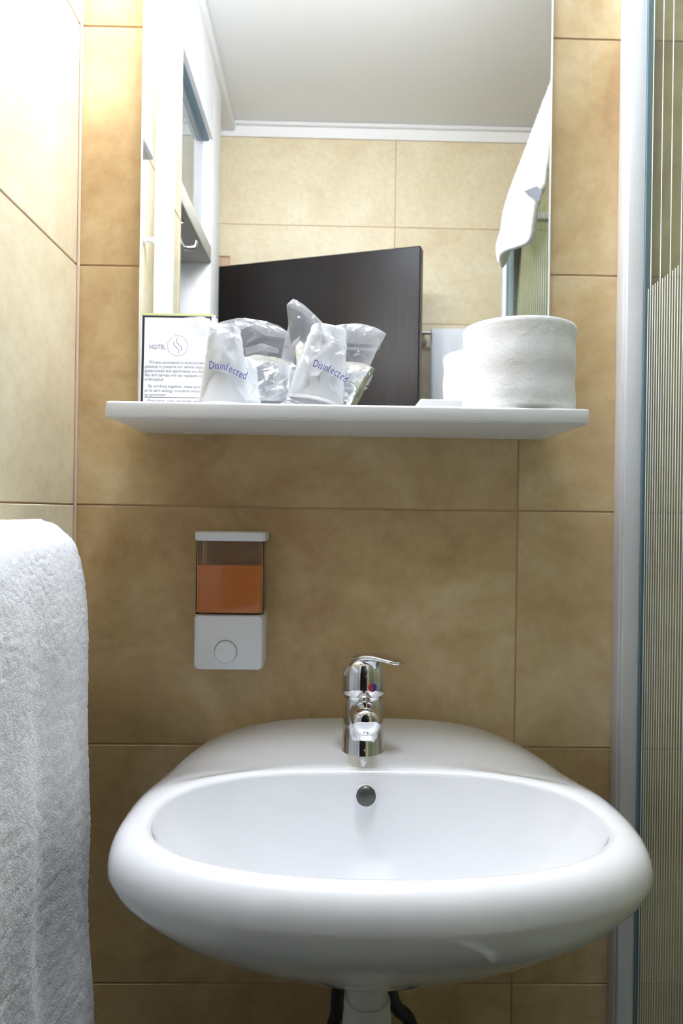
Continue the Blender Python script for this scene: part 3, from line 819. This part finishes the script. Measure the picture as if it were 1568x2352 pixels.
# printed words, bent with the film
def arctext(parent, body, pts, Y, size):
    n = len(body); P_ = [at(u, v, Y) for u, v in pts]
    seg = bez(P_, 12); L = [0]
    for a, b in zip(seg, seg[1:]): L.append(L[-1]+(b-a).length)
    ws = [width_of(c, size)+size*.12 for c in body]; tot = sum(ws); acc = 0
    for i, ch in enumerate(body):
        d = (acc)/tot*L[-1]; acc += ws[i]
        k = max(j for j in range(len(L)) if L[j] <= d+1e-9); k = min(k, len(seg)-2)
        t = (d-L[k])/max(L[k+1]-L[k], 1e-9); p = seg[k].lerp(seg[k+1], t); e = (seg[k+1]-seg[k]).normalized()
        Rz = math.atan2(e.z, e.x)
        M = Matrix.Translation(p) @ Matrix.Rotation(PI/2, 4, 'X') @ Matrix.Rotation(Rz, 4, 'Z')
        text('printed_letter', ch, size, M_blue, parent, M, xs=L[-1]/tot*1.0)
arctext(c1, 'Disinfected', [(479, 847), (505, 848), (528, 855), (545, 864), (564, 872)], yc1-.0365, .0118)
arctext(c2, 'Disinfected', [(717, 841), (735, 847), (757, 856), (778, 868), (792, 880)], yc2-.0405, .0112)

# ------------------------------------------------------------------ big towel on the left wall rail
zr_ = H-.034
tl_ = empty('towel_rail', (XL, -.4, zr_), 'chrome towel rail on the left wall beneath the big white towel', 'rail')
tube('bar', [(XL+.034, -.165, zr_), (XL+.034, -.4, zr_), (XL+.034, -.60, zr_)], .008, M_chrome, tl_, 16)
for yy in (-.172, -.59): tube('bracket', [(XL, yy, zr_), (XL+.017, yy, zr_), (XL+.034, yy, zr_)], .007, M_chrome, tl_, 14)
ye = -.150
prof_uv = [(110, 1207), (132, 1213), (154, 1230), (175, 1255), (188, 1300), (196, 1350), (202, 1420), (203, 1500), (202, 1600), (204, 1700), (208, 1800), (210, 1900), (208, 2000), (209, 2100), (213, 2200), (219, 2300), (223, 2400)]
Pf = [at(u, v, ye) for u, v in prof_uv]
front = [(p.x, p.z) for p in Pf]
front.append((front[-1][0]+.006, front[-1][1]-.16))
topx = front[0][0]
back = [(XL+.009, H-.75), (XL+.009, H-.45), (XL+.009, H-.2), (XL+.010, H-.07), (XL+.014, H-.035), (XL+.024, zr_+.016)]
cv = bez([(x, 0, z) for x, z in back+front], 20)
NL = len(cv); NW = 230
bm = bmesh.new(); grid = []
for j in range(NW):
    s = j/(NW-1); y = ye-s*.44; row = []
    for i, p in enumerate(cv):
        fr = max(0, min(1, (zr_-p.z)/.5)) if i > 100 else 0
        fold = (.0050*math.sin(y*44+p.z*2.4+.8)+.0030*math.sin(y*80+1.0+p.z*5))*fr**.7 if i > 120 else 0
        fold -= fr*.010*(1-math.exp(-s*6)) if i > 120 else 0
        n1_ = noise.noise(Vector((p.x*90, y*90, p.z*90)))*.0005+noise.noise(Vector((p.x*260, y*260, p.z*260)))*.0005
        n2_ = noise.noise(Vector((p.x*14, y*14, p.z*9)))*.0035*fr
        # scalloped far hem
        yy = y+(noise.noise(Vector((3, p.z*260, 0)))*.0016+noise.noise(Vector((9, p.z*12, 0)))*.003)*math.exp(-s*30)
        k = (.6 if i < 100 else 1)
        row.append(bm.verts.new((max(p.x-.005*(1 if i > 100 else 0)-.004*fr+fold+(n1_+n2_)*k, XL+.004) , yy, p.z+n1_*.6)))
    grid.append(row)
for a, b in zip(grid, grid[1:]):
    for i in range(NL-1): bm.faces.new((a[i], a[i+1], b[i+1], b[i]))
rnd = random.Random(5); TP = []
for _ in range(120000):
    j = rnd.random()*(NW-2); i = 95+rnd.random()*(NL-97); a0, a1 = int(j), int(i); fj, fi = j-a0, i-a1
    p00, p01, p10 = grid[a0][a1].co, grid[a0][a1+1].co, grid[a0+1][a1].co
    p = p00+(p01-p00)*fi+(p10-p00)*fj
    nn = (p01-p00).cross(p10-p00).normalized()
    if nn.x+nn.z < 0: nn = -nn
    if a0 < 3: nn = (nn+Vector((0, rnd.uniform(.3, 1.4), 0))).normalized()
    dr_ = Vector((rnd.gauss(0, 1), rnd.gauss(0, 1), rnd.gauss(0, 1))); dr_ = (nn+dr_*.55).normalized()
    sd = dr_.cross(Vector((rnd.gauss(0, 1), rnd.gauss(0, 1), rnd.gauss(0, 1)))).normalized()*.00022
    ln = rnd.uniform(.0012, .0030)
    TP += [tuple(p-nn*.0003+sd), tuple(p-nn*.0003-sd), tuple(p+dr_*ln)]
pile_me = bpy.data.meshes.new('terry_pile'); pile_me.from_pydata(TP, [], [(k, k+1, k+2) for k in range(0, len(TP), 3)])
tw = from_bm('bath_towel', bm, M_towel, None, True, fix=False)
sm = tw.modifiers.new('thick', 'SOLIDIFY'); sm.thickness = .005; sm.offset = -1
pl_ = link('terry_pile', pile_me, M_towel, tw); pl_['kind'] = 'stuff'
tag(tw, 'big white terry towel hanging on the left wall beside the washbasin', 'towel')

# ------------------------------------------------------------------ things seen in the mirror
# dark door, hinged near the far left corner, standing ajar
zd = H+.72
def vm(u, v, Z):      # reflected point at height Z
    return real(atz(u, v, Z))
A_ = vm(494, 612, zd); B_ = vm(966, 563, zd)
A_.z = B_.z = 0
dv = (B_-A_); LD = dv.length; dv.normalize(); dn = Vector((dv.y, -dv.x, 0))
if dn.y < 0: dn = -dn
DB = Matrix((dv, -dn, Vector((0, 0, 1)))).transposed().to_4x4(); DB.translation = A_
do = empty('door', A_, 'dark brown wooden door standing ajar, reflected in the mirror', 'door')
del do['label']; del do['category']; do.name = 'door_1'; do['kind'] = 'structure'
bm = bmesh.new(); add_box(bm, (0, 0, .01), (LD, .036, zd), .004, 3, DB)
autosmooth(from_bm('door_leaf', bm, M_door, do), 40)
box('edge_band', (LD-.0008, .004, .012), (LD+.0006, .032, zd-.004), mat('edge_band', (.05, .04, .045), .4), do, M=DB)
lathe('door_handle_rose', [(.024, 0), (.024, .006), (.012, .008), (.010, .03)], M_chrome, do, DB @ Vector((LD-.06, 0, 1.0)), Matrix.Rotation(math.atan2(dn.y, dn.x)-PI/2, 4, 'Z') @ Matrix.Rotation(-PI/2, 4, 'X'))
tube('door_handle', [DB @ Vector((LD-.06, -.03, 1.0)), DB @ Vector((LD-.11, -.032, 1.0)), DB @ Vector((LD-.16, -.03, 1.0))], .008, M_chrome, do)

# two white pipes on the left wall, bending towards the mirror wall near the ceiling
def pipe(u_mid, xp, rad_, zb, zbend, br, label):
    p = real(atx(u_mid, 500, xp)); y = p.y
    o = empty('heating_pipe', (XL, y, zb), label, 'pipe', 'white pipes on the left wall')
    pts = [(XL, y, zb), (xp-.008, y, zb), (xp, y, zb+.012)]
    pts += [(xp, y, zb+.012+(zbend-zb-.012)*k/6) for k in range(1, 7)]
    for k in range(1, 10):
        a = k/9*math.radians(62); pts.append((xp, y+br*(1-math.cos(a)), zbend+br*math.sin(a)))
    e = Vector(pts[-1]); dd = Vector((0, math.sin(math.radians(62)), math.cos(math.radians(62))))
    tq = (ZC-e.z)/dd.z
    tq = min(tq, (-.004-e.y)/dd.y)
    pts.append(tuple(e+dd*tq))
    tube('pipe', pts, rad_, M_wpipe, o, 24)
    lathe('rosette', [(rad_+.010, 0), (rad_+.010, .002), (rad_, .006)], M_wpipe, o, (XL, y, zb), Matrix.Rotation(PI/2, 4, 'Y'))
pipe(385, XL+.024, .0115, H+.10, H+.80, .16, 'thicker white pipe on the left wall, nearer the doorway, reflected at mirror left')
pipe(366, XL+.022, .0085, H+.13, H+.72, .20, 'thinner white pipe on the left wall, farther from the doorway, reflected at mirror left')

# white box on the left wall
wbx = empty('wall_box', (XL, -.40, H+.62), 'white plastic box on the left wall, reflected at the left edge of the mirror', 'box')
pz = real(atx(354, 345, XL+.03)).y
zt_ = real(atx(345, 236, XL+.02)).z; zb_ = real(atx(354, 370, XL+.03)).z
bm = bmesh.new(); add_box(bm, (XL, pz-.004, zb_), (XL+.03, pz+.10, zt_), .006, 3)
for v in bm.verts:
    if v.co.z > (zt_+zb_)/2 and v.co.x > XL+.015: v.co.x -= .010
autosmooth(from_bm('housing', bm, M_plast, wbx), 40)
box('grille', (XL+.006, pz+.006, zb_-.001), (XL+.025, pz+.09, zb_+.001), mat('grey_grille', (.45, .46, .5), .5), wbx)
pk = real(atx(344, 553, XL+.01))
kn = empty('coat_hook', (XL, pk.y, pk.z), 'tiny white coat hook on the left wall below the white box, seen in the mirror', 'hook')
lathe('base', [(.007, 0), (.007, .003), (.004, .004)], M_plast, kn, (XL, pk.y, pk.z), Matrix.Rotation(PI/2, 4, 'Y'), 20)
lathe('knob', [(.003, .003), (.003, .010), (.006, .012), (.006, .017), (0, .019)], M_plast, kn, (XL, pk.y, pk.z), Matrix.Rotation(PI/2, 4, 'Y'), 20)

# small beige block on the wall behind the door
q0, q1 = mir(495, 612, YF+.012), mir(526, 588, YF+.012)
jb = empty('wall_block', ((q0.x+q1.x)/2, YF, q0.z), 'small beige block on the wall above the dark door, seen in the mirror', 'block')
box('block_body', (q0.x, YF, q0.z-.03), (q1.x, YF+.012, q1.z-.004), M_wood, jb, bev=.001)
box('block_lid', (q0.x-.001, YF, q1.z-.004), (q1.x+.001, YF+.014, q1.z), mat('brown_lid', (.30, .19, .12), .6), jb)

# rail with a pale towel on the wall behind, lower right in the reflection
yy_ = YF+.05
r0_ = mir(974, 764, yy_); r1_ = mir(1250, 768, yy_)
rl = empty('rear_towel_rail', (r0_.x, YF, r0_.z), 'chrome rail holding a pale towel on the wall behind, seen in the mirror', 'rail')
tube('bar', [(r0_.x-.02, yy_, r0_.z), (r0_.x+.1, yy_, r0_.z), (r0_.x+.26, yy_, r0_.z)], .006, M_chrome, rl, 14)
for xx in (r0_.x-.004, r0_.x+.25):
    tube('bracket', [(xx, YF, r0_.z-.012), (xx, YF+.025, r0_.z-.012), (xx, yy_, r0_.z)], .007, M_chrome, rl, 12)
    lathe('mount', [(.018, 0), (.018, .006), (.012, .010)], M_chrome, rl, (xx, YF, r0_.z-.012), Matrix.Rotation(-PI/2, 4, 'X'))
t0_, t1_ = mir(990, 755, yy_), mir(1110, 755, yy_)
bm = bmesh.new(); rows = []
cs = [(-.018, -.35), (-.017, -.1), (-.014, -.01), (-.008, .008), (0, .012), (.008, .008), (.013, -.01), (.015, -.1), (.016, -.45)]
for k in range(25):
    x = t0_.x+(t1_.x-t0_.x)*k/24
    rows.append([bm.verts.new((x, yy_+a+(.003*math.sin(k*.9) if b < -.05 else 0), r0_.z+b)) for a, b in cs])
for a, b in zip(rows, rows[1:]):
    for i in range(len(cs)-1): bm.faces.new((a[i], a[i+1], b[i+1], b[i]))
ht = from_bm('hand_towel', bm, mat('pale_towel', (.70, .74, .80), .9), None, True, fix=False)
sm = ht.modifiers.new('thick', 'SOLIDIFY'); sm.thickness = .004; sm.offset = 0
tag(ht, 'pale bluish towel on the rear rail, reflected between the dark door and the toilet roll', 'towel')

# towel draped over the shower rail, reflected at the right edge of the mirror
def gx(yreal): return G0.x+(G0.y-yreal)*.085
ZW = ZTOP+.010
def interp(T, s):
    for (a, b), (c_, d_) in zip(T, T[1:]):
        if a <= s <= c_:
            t = (s-a)/(c_-a); t = t*t*(3-2*t); return b+(d_-b)*t
    return T[-1][1]
HG = [(.36, .05), (.40, .12), (.45, .21), (.57, .255), (.72, .235), (.80, .232), (.86, .20), (.915, .11)]
bm = bmesh.new(); rows = []
NJ, NI = 90, 70
for j in range(NJ+1):
    s = j/NJ; Y_ = .36+(.915-.36)*s; xg = gx(-Y_)+.002
    hang = interp(HG, Y_); row = []
    for i in range(NI+1):
        t = i/NI
        if t < .25:                       # shower side
            q = (.25-t)/.25; x = xg+.019+.004*math.sin(s*9); z = ZW-.010-q*(.08)
        elif t < .38:                     # over the rail
            a = (t-.25)/.13*PI; x = xg+math.cos(a)*.019; z = ZW-.010+math.sin(a)*.014
        else:                             # room side, bulging, rolled at the hem
            q = (t-.38)/.62
            curl = max(0, (q-.62)/.38)
            fl = interp([(.36, .0), (.55, .25), (.74, 1), (.88, .7), (.915, .3)], Y_)
            x = xg-.019-.016*math.sin(q*PI*.8)-.006*math.sin(Y_*26+q*2)*q-fl*.035*curl*curl
            z = ZW-.010-q*hang+fl*.012*curl**3
        nz = noise.noise(Vector((x*160, Y_*160, z*160)))*.0016
        row.append(bm.verts.new((x+nz, -Y_+nz, z)))
    rows.append(row)
for a, b in zip(rows, rows[1:]):
    for i in range(NI): bm.faces.new((a[i], a[i+1], b[i+1], b[i]))
M_t2 = M_towel.copy(); M_t2.name = 'bright_terry'; bsdf(M_t2).inputs['Base Color'].default_value = (.86, .87, .88, 1)
tj, ti = 35, 52
tc_ = rows[tj][ti].co.copy()
dt = from_bm('draped_towel', bm, M_t2, None, True, fix=False)
sm = dt.modifiers.new('thick', 'SOLIDIFY'); sm.thickness = .009; sm.offset = -1
tag(dt, 'white towel with a grey label draped over the shower glass in the mirror', 'towel')
bm = bmesh.new(); a_ = [real(atx(u, v, tc_.x-.022)) for u, v in ((1203, 439), (1232, 427), (1244, 440), (1238, 464), (1215, 452))]
va = [bm.verts.new(p) for p in a_]; vb = [bm.verts.new(p+Vector((.001, 0, 0))) for p in a_]
bm.faces.new(va); bm.faces.new(vb[::-1])
for i in range(5): bm.faces.new((va[i], va[(i+1) % 5], vb[(i+1) % 5], vb[i]))
from_bm('sewn_label', bm, M_tag, dt)
